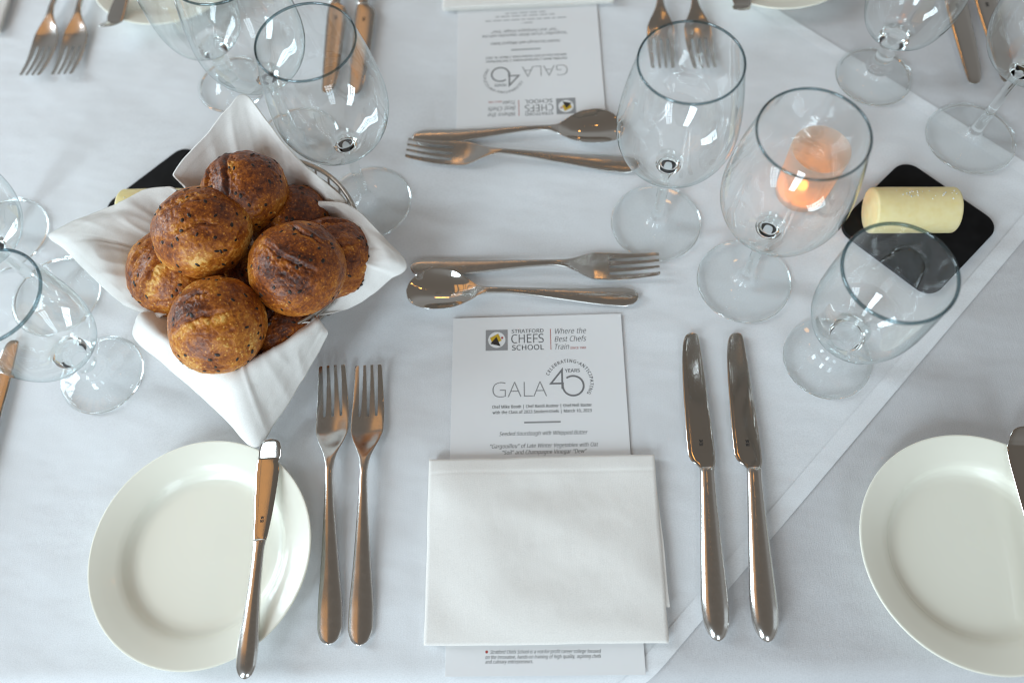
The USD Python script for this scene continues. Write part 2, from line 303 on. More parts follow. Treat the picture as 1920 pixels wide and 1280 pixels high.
# ------------------------------------------------------------------ lettering
FONT = glob.glob('/opt/blender-*/*/datafiles/fonts/NotoSansKhmer-*.woff2')[0]
def glyphs(text, px=96, weight=400, width=80):
    """Outline of a line of text as a shapely shape with capitals one unit tall; returns (shape, width)."""
    font = ImageFont.truetype(FONT, px); font.set_variation_by_axes([weight, width])
    x0, y0, x1, y1 = font.getbbox(text, anchor='ls')
    im = Image.new('L', (x1 - x0 + 8, y1 - y0 + 8)); ImageDraw.Draw(im).text((4 - x0, 4 - y0), text, 255, font, anchor='ls')
    on = np.pad(np.asarray(im) > 127, ((0, 0), (1, 1))).astype(np.int8)
    rows, starts = np.nonzero(np.diff(on, axis=1) == 1); ends = np.nonzero(np.diff(on, axis=1) == -1)[1]
    shp = shapely.union_all(shapely.box(starts, -rows - 1, ends, -rows)).buffer(.4).buffer(-.4).simplify(.75)
    s = 1 / (px * .714)
    return shapely.affinity.affine_transform(shp, [s, 0, 0, s, -4 * s, (4 - y0) * s]), (x1 - x0) * s
import shapely.affinity
def flat(shape, z):
    out = []
    for g in getattr(shape, 'geoms', [shape]):
        if g.is_empty or g.area < 1e-6: continue
        v, f = trimesh.creation.triangulate_polygon(g, engine='earcut')
        out.append(trimesh.Trimesh(np.column_stack([v, np.full(len(v), z)]) * MM, f, process=False))
    m = trimesh.util.concatenate(out)
    if m.face_normals[0][2] < 0: m.invert()
    return m
def line(text, x0, x1, y, h, weight=400, slant=0.0, tilt=0.0, px=80):
    lo = glyphs(text, 32, weight, 62)[1]; hi = glyphs(text, 32, weight, 100)[1]; want = (x1 - x0) / h
    g, w = glyphs(text, px, weight, float(np.clip(62 + 38 * (want - lo) / (hi - lo), 62, 100)))
    sx = (x1 - x0) / w
    return shapely.affinity.affine_transform(g, [sx, slant * h, tilt, h, x0, y])
def ring(cx, cy, r, w, a0=0, a1=360):
    a = np.radians(np.linspace(a0, a1, 72)); p = np.stack([np.cos(a), np.sin(a)], -1)
    return Polygon(np.vstack([p * (r + w / 2), (p * (r - w / 2))[::-1]]) + [cx, cy])

# ------------------------------------------------------------------ menu card (local origin at its middle)
def make_card(label, m):
    t = thing('menu_card', label, 'menu card', m)
    W, H = 137.5, 271.5
    put(t, 'card', rounded_slab(shapely.box(-W / 2, -H / 2, W / 2, H / 2), 0.05, .55, .12, 1), PAPER)
    Z = .63
    def p(name, shape, m, z=Z): return put(t, name, flat(shape, z), m, False)
    p('logo_square', shapely.box(-41.8, 106.0, -23.9, 124.2), GREY)
    p('logo_disc', shapely.Point(-32.8, 115.3).buffer(7.0), WHITE, Z + .05)
    p('logo_yellow', Polygon([(-38.3, 117.2), (-31.6, 120.9), (-28.9, 114.6), (-36.0, 111.4)]), YEL, Z + .10)
    p('logo_triangle', Polygon([(-38.0, 112.0), (-33.1, 118.1), (-29.7, 109.7)]), ink('ink_brown', (.035, .028, .025)), Z + .15)
    p('logo_dot', shapely.Point(-28.4, 117.0).buffer(.95), RED, Z + .15)
    p('name_line', line('STRATFORD', -20.9, 5.6, 120.9, 3.2, 430), INK)
    p('name_line', line('CHEFS', -21.6, 5.7, 112.1, 7.4, 330), INK)
    p('name_line', line('SCHOOL', -20.8, 5.4, 105.9, 4.3, 430), INK)
    p('divider', shapely.box(10.6, 105.6, 11.15, 123.9), RED)
    p('motto_line', line('Where the', 13.7, 39.6, 119.3, 4.5, 330, .2), SOFT)
    p('motto_line', line('Best Chefs', 13.5, 39.2, 112.4, 4.5, 330, .2), SOFT)
    p('motto_line', line('Train', 13.3, 25.5, 105.7, 4.5, 330, .2), SOFT)
    p('since_line', line('SINCE 1983', 26.4, 39.2, 105.6, 1.75, 500), RED)
    p('gala_word', line('GALA', -37.4, 6.8, 66.2, 12.2, 250, px=110), GREY)
    four = shapely.LineString([(18.9, 71.9), (19.1, 88.0), (10.0, 76.5), (20.2, 76.5)]).buffer(.72, cap_style='flat', join_style='mitre')
    p('numeral_four', four, MID)
    p('numeral_zero', ring(27.5, 74.3, 8.2, 1.45, -190, 128), MID, Z + .04)
    p('years_word', line('YEARS', 21.4, 33.4, 85.7, 2.9, 480), INK)
    arc_txt, parts = 'CELEBRATING\u2022ANTICIPATING', []
    cw = [glyphs(c, 64, 450, 95)[1] if c != '\u2022' else .55 for c in arc_txt]; total = sum(cw) + .22 * (len(cw) - 1); a, span = 160.0, 196.0; pos = 0
    for c, w in zip(arc_txt, cw):
        ang = a - span * (pos + w / 2) / total; g, ww = glyphs(c, 64, 480, 95); h = 2.7
        g = shapely.affinity.affine_transform(g, [h, 0, 0, h, -ww * h / 2, 0]); g = shapely.affinity.rotate(g, ang - 90, origin=(0, 0))
        parts.append(shapely.affinity.translate(g, 24.3 + 16.6 * math.cos(math.radians(ang)), 77.6 + 16.6 * math.sin(math.radians(ang)))); pos += w + .22
    p('arc_lettering', shapely.union_all(parts), INK)
    p('text_line', line('Chef Mike Booth | Chef Randi Rudner | Chef Neil Baxter', -36.6, 41.4, 57.0, 2.45, 480), INK)
    p('text_line', line('with the Class of 2023 Student Chefs | March 10, 2023', -36.2, 41.2, 52.5, 2.45, 480), INK)
    p('short_rule', shapely.box(-11.6, 44.3, 16.7, 45.7), GREY)
    p('text_line', line('Seeded Sourdough with Whipped Butter', -31.1, 36.7, 34.8, 3.1, 370, .2), SOFT)
    p('text_line', line('\u201cGargouillou\u201d of Late Winter Vegetables with Oat', -38.6, 44.3, 25.0, 3.1, 370, .2), SOFT)
    p('text_line', line('\u201cSoil\u201d and Champagne Vinegar \u201cDew\u201d', -29.1, 35.3, 20.0, 3.1, 370, .2), SOFT)
    rng = np.random.default_rng(4)
    for y, x0, x1 in ((11.0, -5, 6), (6.5, -38, 42), (1.6, -27, 32), (-2.2, -18, 22)):      # lines too blurred to read
        x, bars = x0, []
        while x < x1:
            w = rng.uniform(3, 9); bars.append(shapely.box(x, y, min(x + w, x1), y + 1.0)); x += w + 1.6
        p('blurred_line', shapely.union_all(bars), GREY)
    p('red_dot', shapely.Point(-40.0, -120.1).buffer(.95), RED)
    p('small_line', line('Stratford Chefs School is a not-for-profit career college focused', -37.7, 38.9, -121.3, 2.3, 360, .2), SOFT)
    p('small_line', line('on the innovative, hands-on training of high quality, aspiring chefs', -41.1, 38.8, -124.6, 2.3, 360, .2), SOFT)
    p('small_line', line('and culinary entrepreneurs.', -41.1, -7.7, -127.6, 2.3, 360, .2), SOFT)
    return t
card = make_card('printed white menu card under the folded napkin in the front place setting', mtx((-.0065, .1385, 0)))
copy_of(card, 'upside down printed menu card tucked under the napkin across the table', mtx((-.009, .602, 0), 180.6), None)

# ------------------------------------------------------------------ folded napkins
def soft_sheet(poly4, z, th, seed, amp=.9, sag=1.2, n=70, seam=None):
    """One layer of folded linen: four corners (mm) as a soft closed slab, edges sagging a little."""
    c = np.array(poly4, float); u, v = np.meshgrid(np.linspace(0, 1, n), np.linspace(0, 1, n), indexing='ij')
    P = (c[0] * (1 - u[..., None]) * (1 - v[..., None]) + c[1] * u[..., None] * (1 - v[..., None]) + c[2] * u[..., None] * v[..., None] + c[3] * (1 - u[..., None]) * v[..., None])
    q = np.concatenate([P, np.zeros((n, n, 1))], -1)
    P = P + np.stack([.7 * fbm(q, 1 / 30., 2, seed + 1), .7 * fbm(q, 1 / 30., 2, seed + 2)], -1)
    e = np.minimum(np.minimum(u, 1 - u), np.minimum(v, 1 - v)) * 130
    eu, ev = np.minimum(u, 1 - u) * 168, np.minimum(v, 1 - v) * 130; rise = (1 - np.exp(-(eu / 11) ** 1.4)) * (1 - np.exp(-(ev / 11) ** 1.4))
    w = amp * (fbm(q * [.55, 1, 1], 1 / 42., 2, seed) + .07 * fbm(q, 1 / 13., 2, seed + 5)) * rise
    if seam is not None: w = w - .22 * np.exp(-((P[..., 1] - seam - .8 * fbm(q, 1 / 60., 2, seed)) / .9) ** 2) + .2 / (1 + np.exp(-(P[..., 1] - seam) / .9))
    edge = np.clip(e / 1.4, 0, 1); tk = th * np.sqrt(np.clip(1 - (1 - edge) ** 2, .02, 1))
    mid = z + w - sag * (1 - (1 - np.exp(-(eu / 15) ** 1.3 - .0)) * (1 - np.exp(-(ev / 15) ** 1.3)))
    top = np.concatenate([P, (mid + tk / 2)[..., None]], -1).reshape(-1, 3); bot = np.concatenate([P, (mid - tk / 2)[..., None]], -1).reshape(-1, 3)
    F = grid_faces(n, n); k = n * n
    b = np.r_[np.arange(n), np.arange(1, n) * n + n - 1, (n - 1) * n + np.arange(n - 2, -1, -1), np.arange(n - 2, 0, -1) * n]
    b2 = np.roll(b, -1); S = np.vstack([np.stack([b, b2, b2 + k], -1), np.stack([b, b2 + k, b + k], -1)])
    t = trimesh.Trimesh(np.vstack([top, bot]) * MM, np.vstack([F, F[:, ::-1] + k, S]), process=False); t.fix_normals()
    if t.volume < 0: t.invert()
    return t
def make_napkin(label, m):
    t = thing('folded_napkin', label, 'napkin', m)       # local origin at the middle of the napkin, top fold towards +y
    put(t, 'fold_layer', soft_sheet([(-84, -64.5), (83.5, -65), (84, 65), (-84.5, 65.5)], 1.9, 1.6, 11, .2, .3), NAPKIN, 60)
    put(t, 'fold_layer', soft_sheet([(-83, -63), (84, -64), (84.5, 64.8), (-84, 65)], 3.7, 1.6, 23, .3, .4), NAPKIN, 60)
    put(t, 'fold_layer', soft_sheet([(-84.5, -46), (86.5, -43), (83.8, 65.5), (-84.5, 65.8)], 5.5, 1.6, 31, .35, .6), NAPKIN, 60)
    put(t, 'fold_layer', soft_sheet([(-84.8, -65.6), (83.3, -66.2), (84.2, 65.9), (-85.2, 66.0)], 8.6, 1.7, 47, 3.1, 2.6, 130, 54.5), NAPKIN, 60)
    return t
nap = make_napkin('folded white linen napkin lying on the menu card between forks and knives', mtx((-.0048, .0885, 0), .2))
copy_of(nap, 'folded napkin at top of the upside down menu card across the table', mtx((-.0085, .6745, 0), 180.4))
copy_of(nap, 'napkin cut off by the top left corner beyond the two far forks', mtx((-.627, .671, 0), 180))

# ------------------------------------------------------------------ cutlery (origin at the tip on the cloth, running along -y)
def slot(xc, s0, s1, w0, w1):
    """Prism (mm) of one fork slot: from before the tips to a rounded root."""
    a = np.linspace(0, np.pi, 9); root = np.stack([xc[1] + w1 / 2 * np.cos(a), -(s1 - w1 / 2) - w1 / 2 * np.sin(a)], -1)
    ring_ = np.vstack([[(xc[0] + w0 / 2, 4)], [(xc[0] + w0 / 2, -s0)], root, [(xc[0] - w0 / 2, -s0)], [(xc[0] - w0 / 2, 4)]])
    t = trimesh.creation.extrude_polygon(Polygon(ring_), 60, engine='earcut'); t.apply_translation([0, 0, -20]); t.apply_scale(MM); return t
def make_fork(name, label, m, group=None):
    st = [(0, -10.0, 10.0, 8.6, .9, 0), (1.2, -10.7, 10.7, 8.3, 1.3, 0), (12, -11.4, 11.4, 5.6, 1.7, .3), (28, -12.4, 12.4, 3.0, 2.0, .8), (42, -13.0, 13.0, 2.2, 2.2, 1.6), (52, -12.8, 12.8, 2.6, 2.2, 2.0),
          (61, -10.2, 10.2, 4.4, 2.3, 1.8), (69, -6.6, 6.6, 7.2, 2.5, .9), (77, -4.1, 4.1, 9.6, 2.9, .1), (88, -3.0, 3.0, 11.0, 3.2, -.1), (105, -3.5, 3.5, 10.2, 3.0, -.3), (130, -5.0, 5.0, 7.8, 2.7, -.5), (160, -7.0, 7.0, 4.9, 2.5, -.8),
          (185, -8.9, 8.9, 3.3, 2.4, -1.2), (196, -9.0, 9.0, 3.2, 2.3, -1.3), (203, -7.3, 7.3, 3.5, 2.1, -1.0), (206.5, -4.6, 4.6, 3.8, 1.7, -.5), (208.3, -1.2, 1.2, 4.0, 1.0, 0)]
    body = manifold(sweep(st, 150, 40, 2.6))
    for k in (-1, 0, 1):
        body = body - manifold(slot((k * 5.75, k * 6.55), 2, 41, 3.7, 2.2))
    mesh = from_manifold(body)
    def which(c):
        s, x = -c[:, 1] / MM, c[:, 0] / MM
        k = np.where(s < 42, 2 + np.digitize(x, [-6.2, 0, 6.2]), np.where(s < 80, 1, 0)); return k
    parts = split(mesh, which, 30)
    t = thing(name, label, 'fork', m, group)
    put(t, 'handle', parts[0], STEEL); put(t, 'head', parts[1], STEEL)
    for k in range(2, 6): put(t, 'tine', parts[k], STEEL)
    return t
def make_spoon(label, m):
    st = [(0, -1.5, 1.5, 5.4, .8, .1), (1.5, -7, 7, 5.0, 1.2, .6), (6, -12.6, 12.6, 3.9, 1.4, 2.4), (14, -17.0, 17.0, 2.4, 1.5, 6.4), (24, -18.7, 18.7, 1.4, 1.5, 8.6), (36, -17.6, 17.6, 1.5, 1.6, 8.2), (47, -13.4, 13.4, 3.0, 1.8, 5.4), (55, -8.2, 8.2, 5.4, 2.1, 2.1),
          (61, -4.6, 4.6, 7.6, 2.5, .5), (68, -3.2, 3.2, 9.2, 3.0, 0), (80, -2.9, 2.9, 9.8, 3.0, -.1), (105, -4.0, 4.0, 8.2, 2.7, -.4), (135, -6.0, 6.0, 5.2, 2.5, -.7), (165, -8.2, 8.2, 3.2, 2.4, -1.1), (180, -8.8, 8.8, 3.1, 2.3, -1.2), (187, -7.0, 7.0, 3.4, 2.0, -.9), (190.5, -4.2, 4.2, 3.7, 1.6, -.4), (192, -1.0, 1.0, 3.9, .9, 0)]
    mesh = sweep(st, 160, 48, 2.0)
    parts = split(mesh, lambda c: np.where(-c[:, 1] / MM < 59, 1, 0), 45)
    t = thing('dessert_spoon', label, 'spoon', m)
    put(t, 'handle', parts[0], STEEL); put(t, 'bowl', parts[1], POLISH)
    return t
def mark(t, x, s, z, h, tilt=0.0):
    a = line('W', x - h * .55, x + h * .55, -s + h * .1, h * .85, 800); b = line('MF', x - h * .6, x + h * .6, -s - h * .95, h * .85, 800)
    g = flat(shapely.union_all([a, b]), z)
    put(t, 'maker_mark', g, MARK, False)
def make_knife(label, m, group):
    bl = [(0, -1.5, 2.2, 4.2, .7, 0), (1.0, -3.6, 4.2, 4.2, 1.0, 0), (4, -5.8, 5.2, 4.2, 1.3, 0), (12, -7.9, 5.9, 4.2, 1.6, 0), (30, -9.6, 7.0, 4.3, 1.9, 0), (60, -10.6, 8.3, 4.8, 2.2, 0), (85, -11.0, 9.2, 5.3, 2.4, 0), (98, -10.9, 9.4, 5.7, 2.5, 0), (104, -9.2, 9.3, 5.9, 2.7, 0), (108.5, -4.6, 8.4, 6.1, 3.2, 0), (111.5, -2.4, 7.6, 6.3, 4.0, 0)]
    hd = [(109.6, -2.2, 7.2, 6.4, 4.2, 0), (110.4, -3.2, 8.0, 6.6, 5.4, 0), (114, -3.4, 7.6, 6.8, 6.4, 0), (130, -4.6, 7.4, 6.9, 7.0, 0), (155, -6.6, 7.8, 6.9, 8.0, 0), (185, -9.0, 8.6, 6.9, 9.4, 0), (206, -10.3, 9.0, 6.8, 10.2, 0), (218, -9.6, 8.2, 6.7, 9.6, 0), (226, -6.6, 5.4, 6.6, 7.2, 0), (229.6, -3.2, 2.2, 6.5, 3.6, 0), (230.4, -1.0, .2, 6.4, 1.0, 0)]
    t = thing('table_knife', label, 'knife', m, group)
    put(t, 'blade', sweep(bl, 90, 36, 5.0), BLADE, 40)
    put(t, 'handle', sweep(hd, 90, 40, 2.1), STEEL, 40)
    mark(t, -.4, 91, 6.85, 2.6)
    return t
def make_butter_knife(label, m, group):
    bl = [(0, 2.0, 4.6, 8.8, .7, 0), (.8, -1.6, 7.6, 8.4, 1.0, 0), (3, -4.8, 9.6, 7.2, 1.3, 0), (7, -6.6, 10.2, 5.0, 1.5, 0), (11, -7.4, 9.8, 2.8, 1.5, 0), (13.6, -8.0, 8.2, 1.6, 1.5, 0), (15.2, -8.4, 7.4, 1.5, 1.5, 0), (17, -8.6, 8.2, 1.5, 1.5, 0), (22, -8.6, 9.0, 1.5, 1.6, 0), (40, -7.4, 8.2, 1.6, 1.7, 0), (58, -6.0, 6.8, 1.7, 1.9, 0), (70, -5.0, 5.4, 1.9, 2.2, 0), (73, -4.6, 5.0, 2.1, 2.8, 0)]
    hd = [(72, -4.2, 4.6, 2.2, 2.6, 0), (73, -4.6, 4.9, 2.4, 4.0, 0), (80, -4.2, 4.4, 2.6, 4.6, 0), (100, -4.4, 4.6, 2.7, 5.2, 0), (125, -5.8, 6.0, 2.8, 6.4, 0), (145, -7.2, 7.2, 2.8, 7.2, 0), (155, -6.9, 6.9, 2.7, 6.8, 0), (161, -4.8, 4.8, 2.6, 5.2, 0), (163.6, -2.0, 2.0, 2.5, 2.4, 0), (164.2, -.4, .4, 2.5, .8, 0)]
    t = thing('butter_knife', label, 'butter knife', m, group)
    put(t, 'blade', sweep(bl, 90, 36, 5.0), BLADE, 40); put(t, 'handle', sweep(hd, 80, 36, 2.1), STEEL, 40)
    mark(t, .4, 58, 2.75, 2.4)
    return t
fork = make_fork('table_fork', 'table fork on the outer left, nearest the white side plate', lay((-170.8, 232.0), (-157.0, 24.0)), 'pair of forks left of the front napkin')
copy_of(fork, 'inner table fork of the front pair, nearest the folded napkin', lay((-141.3, 231.5), (-135.5, 24.0)), 'pair of forks left of the front napkin')
copy_of(fork, 'dessert fork with tines pointing right, touching the front dessert spoon', lay((96.0, 315.0), (-114.5, 321.5)), 'dessert cutlery')
copy_of(fork, 'dessert fork with tines pointing left beyond the clear centre of the table', lay((-119.8, 441.5), (83.5, 418.0)), 'dessert cutlery')
FARF = 'far forks across the table'
copy_of(fork, 'far fork at top left with tines on the cloth, outer one of its pair', lay((-493.5, 543.5), (-484.0, 751)), FARF)
copy_of(fork, 'far fork at top left beside its pair, nearer the far side plate and knife', lay((-461.5, 543.0), (-461.0, 751)), FARF)
copy_of(fork, 'far fork seen through the tall wine glass, nearer the upside down menu', lay((115.9, 520), (125.5, 728)), FARF)
copy_of(fork, 'far fork seen through the tall wine glass, nearer the far right plate', lay((154.5, 518), (149.5, 726)), FARF)
spoon = make_spoon('dessert spoon with bowl to the left, lying above the front menu card', lay((-114.3, 299.0), (76.5, 288.0)))
copy_of(spoon, 'dessert spoon with bowl to the right, lying below the upside down menu', lay((76.0, 456.5), (-96.0, 456.5)))
KN = 'front pair of table knives'
knife = make_knife('table knife right of the napkin, inner one next to the napkin', lay((116.8, 253.7), (112.8, 23.5)), KN)
copy_of(knife, 'table knife right of the napkin, outer one nearer the right side plate', lay((151.9, 252.7), (145.9, 21.4)), KN)
copy_of(knife, 'orange glinting table knife cut off by the left edge behind the goblet', lay((-442.5, 264.0), (-450.0, 35)), 'neighbouring cutlery')
FARK = 'far table knives across the table'
copy_of(knife, 'far table knife behind the basket glass, outer one left of its pair', lay((-199.7, 511.0), (-195.5, 741)), FARK)
copy_of(knife, 'far table knife behind the basket glass, inner one beside the upside down menu', lay((-173.5, 507.6), (-165.0, 738)), FARK)
copy_of(knife, 'far table knife at top right, beside the goblet and nearer the far plate', lay((393.5, 491.0), (401.5, 721)), FARK)
copy_of(knife, 'far table knife at top right, cut by the right wine glass', lay((423.0, 491.0), (427.0, 721)), FARK)

# ------------------------------------------------------------------ side plates
def make_plate(label, m):
    pr = [(0, 2.0), (42, 2.0), (48, 1.6), (50, .3), (52.5, .4), (54.5, 2.2), (58.5, 6.5), (63, 9.2), (72, 13.2), (79.6, 17.0), (80.9, 18.2), (80.6, 19.2), (79.4, 19.2), (72, 16.6), (64.5, 13.6), (60.5, 11.4), (57.3, 7.8), (53.5, 5.6), (48, 4.9), (20, 4.8), (0, 4.8)]
    mesh = revolve(pr, 144)
    parts = split(mesh, lambda c: np.where(np.hypot(c[:, 0], c[:, 1]) / MM > 62, 1, 0), 60)
    t = thing('side_plate', label, 'plate', m)
    put(t, 'well', parts[0], GLAZE); put(t, 'rim', parts[1], GLAZE)
    return t
plate = make_plate('cream side plate left of the front forks with a butter knife across it', mtx((-.2523, .0881, 0)))
copy_of(plate, 'cream side plate cut off by the right edge beside the front knives', mtx((.2949, .0803, 0)))
copy_of(plate, 'far cream plate at top left behind the two far forks', mtx((-.372, .672, 0)))
copy_of(plate, 'far cream plate at top, cut by the frame above the candle', mtx((.237, .656, 0)))
BK = 'butter knives on the side plates'
bknife = make_butter_knife('butter knife lying across the front left plate with orange reflections', mtx((-.2088, .1665, .0195), .5), BK)
copy_of(bknife, 'butter knife tip just visible on the plate at the right edge', mtx((.3375, .1640, .0195), -4), BK)
copy_of(bknife, 'far butter knife on the plate at top left, tip over the rim', mtx((-.4135, .581, .0195), 176), BK)
copy_of(bknife, 'far butter knife on the plate at top above the candle', mtx((.192, .566, .0195), 176), BK)

# ------------------------------------------------------------------ glasses
WINE = [(0, 1.3), (20, 1.1), (34, .4), (36.8, .2), (38, 1.1), (37.2, 2.3), (35, 2.6), (22, 3.2), (12, 4.6), (7.2, 7.5), (5.0, 13), (4.4, 24), (4.2, 45), (4.2, 64), (4.5, 74), (5.8, 80.5), (9.5, 84.2), (16, 87.8), (25, 93.0), (33.5, 101), (39.5, 112), (42.6, 124.5), (42.9, 137), (41.0, 155), (37.6, 175), (34.1, 191.9),
        (33.9, 192.8), (33.5, 192.8), (33.2, 191.8), (36.5, 175), (39.9, 155), (41.7, 137), (41.4, 125), (38.2, 113.2), (32.2, 103), (24, 96), (16, 92.4), (9.5, 90.6), (5, 90.1), (0, 90.0)]
GOBLET = [(0, 1.6), (18, 1.3), (31, .3), (33.2, .3), (34, 1.2), (33.2, 2.5), (29, 3.1), (22, 4.6), (15.5, 7.2), (11.6, 10.5), (10.6, 13.2), (11.6, 16.2), (11.2, 19), (9.0, 21), (7.8, 26), (7.6, 32), (8.6, 40), (12.5, 47.5), (20, 54), (28, 62), (33.6, 73), (36.6, 88), (37.2, 102), (36.6, 124), (35.6, 142.6),
          (35.2, 144.2), (34.5, 144.2), (33.9, 142.6), (35.0, 124), (35.5, 102), (34.8, 88.5), (31.8, 75), (26.5, 66), (19.5, 61), (12, 58.8), (6, 58.2), (0, 58.1)]
def make_glass(name, label, cat, prof, z_foot, r_stem, m, r_rim, lip, z_in):
    top_ = int(np.argmax([q_[1] for q_ in prof])); outer = np.array(prof[6:top_ + 1], float)      # the thin walls are one sheet each
    def which(c):
        z, r = c[:, 2] / MM, np.hypot(c[:, 0], c[:, 1]) / MM
        return np.where(z < z_foot, np.where(r > r_rim, 3, np.where(z > 1.9, 0, 9)), np.where((r < r_stem) & (z < z_in), 1, np.where((z > z_in - 10) & (r < np.interp(z, outer[:, 1], outer[:, 0]) - .4), 9, 2)))
    parts = split(revolve(prof), which, True)
    t = thing(name, label, cat, m)
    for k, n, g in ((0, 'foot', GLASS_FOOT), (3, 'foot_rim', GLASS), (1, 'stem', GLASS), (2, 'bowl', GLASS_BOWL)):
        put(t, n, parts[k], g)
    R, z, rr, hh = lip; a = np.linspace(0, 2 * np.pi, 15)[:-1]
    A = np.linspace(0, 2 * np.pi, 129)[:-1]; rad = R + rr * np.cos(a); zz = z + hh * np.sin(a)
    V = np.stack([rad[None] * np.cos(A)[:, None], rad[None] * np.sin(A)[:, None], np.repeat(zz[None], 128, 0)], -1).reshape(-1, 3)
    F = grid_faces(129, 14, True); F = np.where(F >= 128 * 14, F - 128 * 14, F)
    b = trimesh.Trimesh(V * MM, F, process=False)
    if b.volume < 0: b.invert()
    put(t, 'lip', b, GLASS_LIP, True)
    return t
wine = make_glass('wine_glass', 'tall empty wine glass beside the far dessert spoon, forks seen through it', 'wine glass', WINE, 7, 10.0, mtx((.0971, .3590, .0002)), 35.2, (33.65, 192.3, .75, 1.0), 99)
for loc, lab in (((.1644, .3004), 'empty wine glass with the glowing candle seen through it'),
                 ((-.1533, .3897), 'tall wine glass standing right behind the bread basket'),
                 ((-.2235, .4600), 'far wine glass at top left, behind the basket napkin corner'),
                 ((.3779, .4345), 'wine glass at top right whose round foot lies on the overlay edge'),
                 ((.4500, .3560), 'wine glass barely showing at the right edge beside the butter slate'),
                 ((-.4176, .3062), 'wine glass at left edge with its foot between goblet and bread basket'),
                 ((-.4780, .3693), 'wine glass at left with only its foot showing above the goblet')):
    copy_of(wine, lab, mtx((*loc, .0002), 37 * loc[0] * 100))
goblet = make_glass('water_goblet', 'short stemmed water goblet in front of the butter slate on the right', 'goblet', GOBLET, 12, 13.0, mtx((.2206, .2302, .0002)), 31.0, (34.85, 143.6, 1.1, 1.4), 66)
for loc, lab in (((-.3625, .2325), 'short stemmed water goblet at left edge beside the bread basket'),
                 ((.3078, .5068), 'far water goblet at top right beside the two dark knives'),
                 ((-.2930, .5290), 'far water goblet at top left behind the wine glasses')):
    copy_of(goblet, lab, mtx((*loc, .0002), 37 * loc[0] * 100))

# ------------------------------------------------------------------ butter on slates
def make_slate(label, m):
    poly = shapely.box(-33.5, -33.5, 33.5, 33.5).buffer(14, quad_segs=8)
    mesh = rounded_slab(poly, 0.2, 5.2, .7, 2)
    p_ = put(None, 'slate_board', mesh, SLATE, 40)
    x = UsdGeom.Xformable(p_); x.AddTransformOp().Set(Gf.Matrix4d(m.T))
    return tag(p_, label, 'slate board')
make_slate('black slate board with rounded corners under the right butter roll', mtx((.3130, .3455, 0), 43))
make_slate('black slate board half hidden behind the bread basket', mtx((-.3265, .3905, 0), 45))
def make_butter(label, m):
    R, L = 18.6, 67.0
    t = thing('butter_roll', label, 'butter', m)
    n, k = 90, 64; x = np.linspace(-1, 1, n); prof = R * (1 - np.abs(x) ** 60 * .14); xs = np.sign(x) * np.abs(x) ** .9 * L / 2
    a = np.linspace(0, 2 * np.pi, k, endpoint=False); V = np.stack([np.repeat(xs[:, None], k, 1), prof[:, None] * np.cos(a), prof[:, None] * np.sin(a)], -1).reshape(-1, 3)
    V += .35 * np.stack([fbm(V, 1 / 14., 2, 2)] * 3, -1) * (V / np.maximum(np.linalg.norm(V * [0, 1, 1], axis=1, keepdims=True), 1)) * [0, 1, 1]
    V[:, 2] = np.maximum(V[:, 2], -R * .965)
    F = grid_faces(n, k, True); c = len(V); V = np.vstack([V, [-L / 2, 0, 0], [L / 2, 0, 0]]); j = np.arange(k)
    F = np.vstack([F, np.stack([np.full(k, c), (j + 1) % k, j], -1), np.stack([np.full(k, c + 1), (n - 1) * k + j, (n - 1) * k + (j + 1) % k], -1)])
    g = trimesh.Trimesh(V * MM, F, process=False); g.fix_normals()
    put(t, 'roll', g, BUTTER, 50)
    rng = np.random.default_rng(7); fl = []
    for c0, num in ((-8, 15), (21, 12), (3, 5)):
        for _ in range(num):
            b = trimesh.creation.box(rng.uniform(.5, 1.5, 3) * [1, 1, .5]); ang = rng.normal(.25, .16)
            b.apply_transform(trimesh.transformations.random_rotation_matrix(rng.random(3)))
            b.apply_translation([c0 + rng.normal(0, 4.5), R * math.sin(ang), R * math.cos(ang) + .15]); fl.append(b)
    s = trimesh.util.concatenate(fl); s.apply_scale(MM)
    tag(put(t, 'salt_flakes', s, SALT, False), kind='stuff')
    return t
but = make_butter('pale yellow butter roll with salt flakes on the right slate', mtx((.3005, .3490, .0232), -2))
copy_of(but, 'pale yellow butter roll peeking out behind the bread basket napkin', mtx((-.3255, .3735, .0232), 178))

# ------------------------------------------------------------------ candle
t = thing('candle_holder', 'frosted white candle holder glowing orange behind the wine glass', 'candle holder', mtx((.2230, .3850, 0)))
put(t, 'shell', revolve([(0, .4), (18, .4), (20.5, .8), (21.3, 3), (22.6, 40), (23.2, 60), (22.8, 60.8), (22.3, 60), (21.6, 40), (20.2, 4), (18.5, 2.4), (0, 2.4)], 72), FROST, 50)
t = thing('tea_light', 'small flickering electric tea light inside the frosted holder', 'tea light', mtx((.2215, .3830, .0028)))
put(t, 'body', revolve([(0, .1), (16, .1), (17.5, .8), (17.8, 3), (17.2, 5), (14.5, 6.6), (5, 6.8), (0, 6.8)], 56), CANDLE_WHITE, 50)
fl = revolve([(0, 6.9), (3.0, 7.1), (4.2, 9.5), (3.5, 13), (1.9, 17), (.5, 19.6), (0, 20)], 32)
put(t, 'flame', fl, FLAME, True)

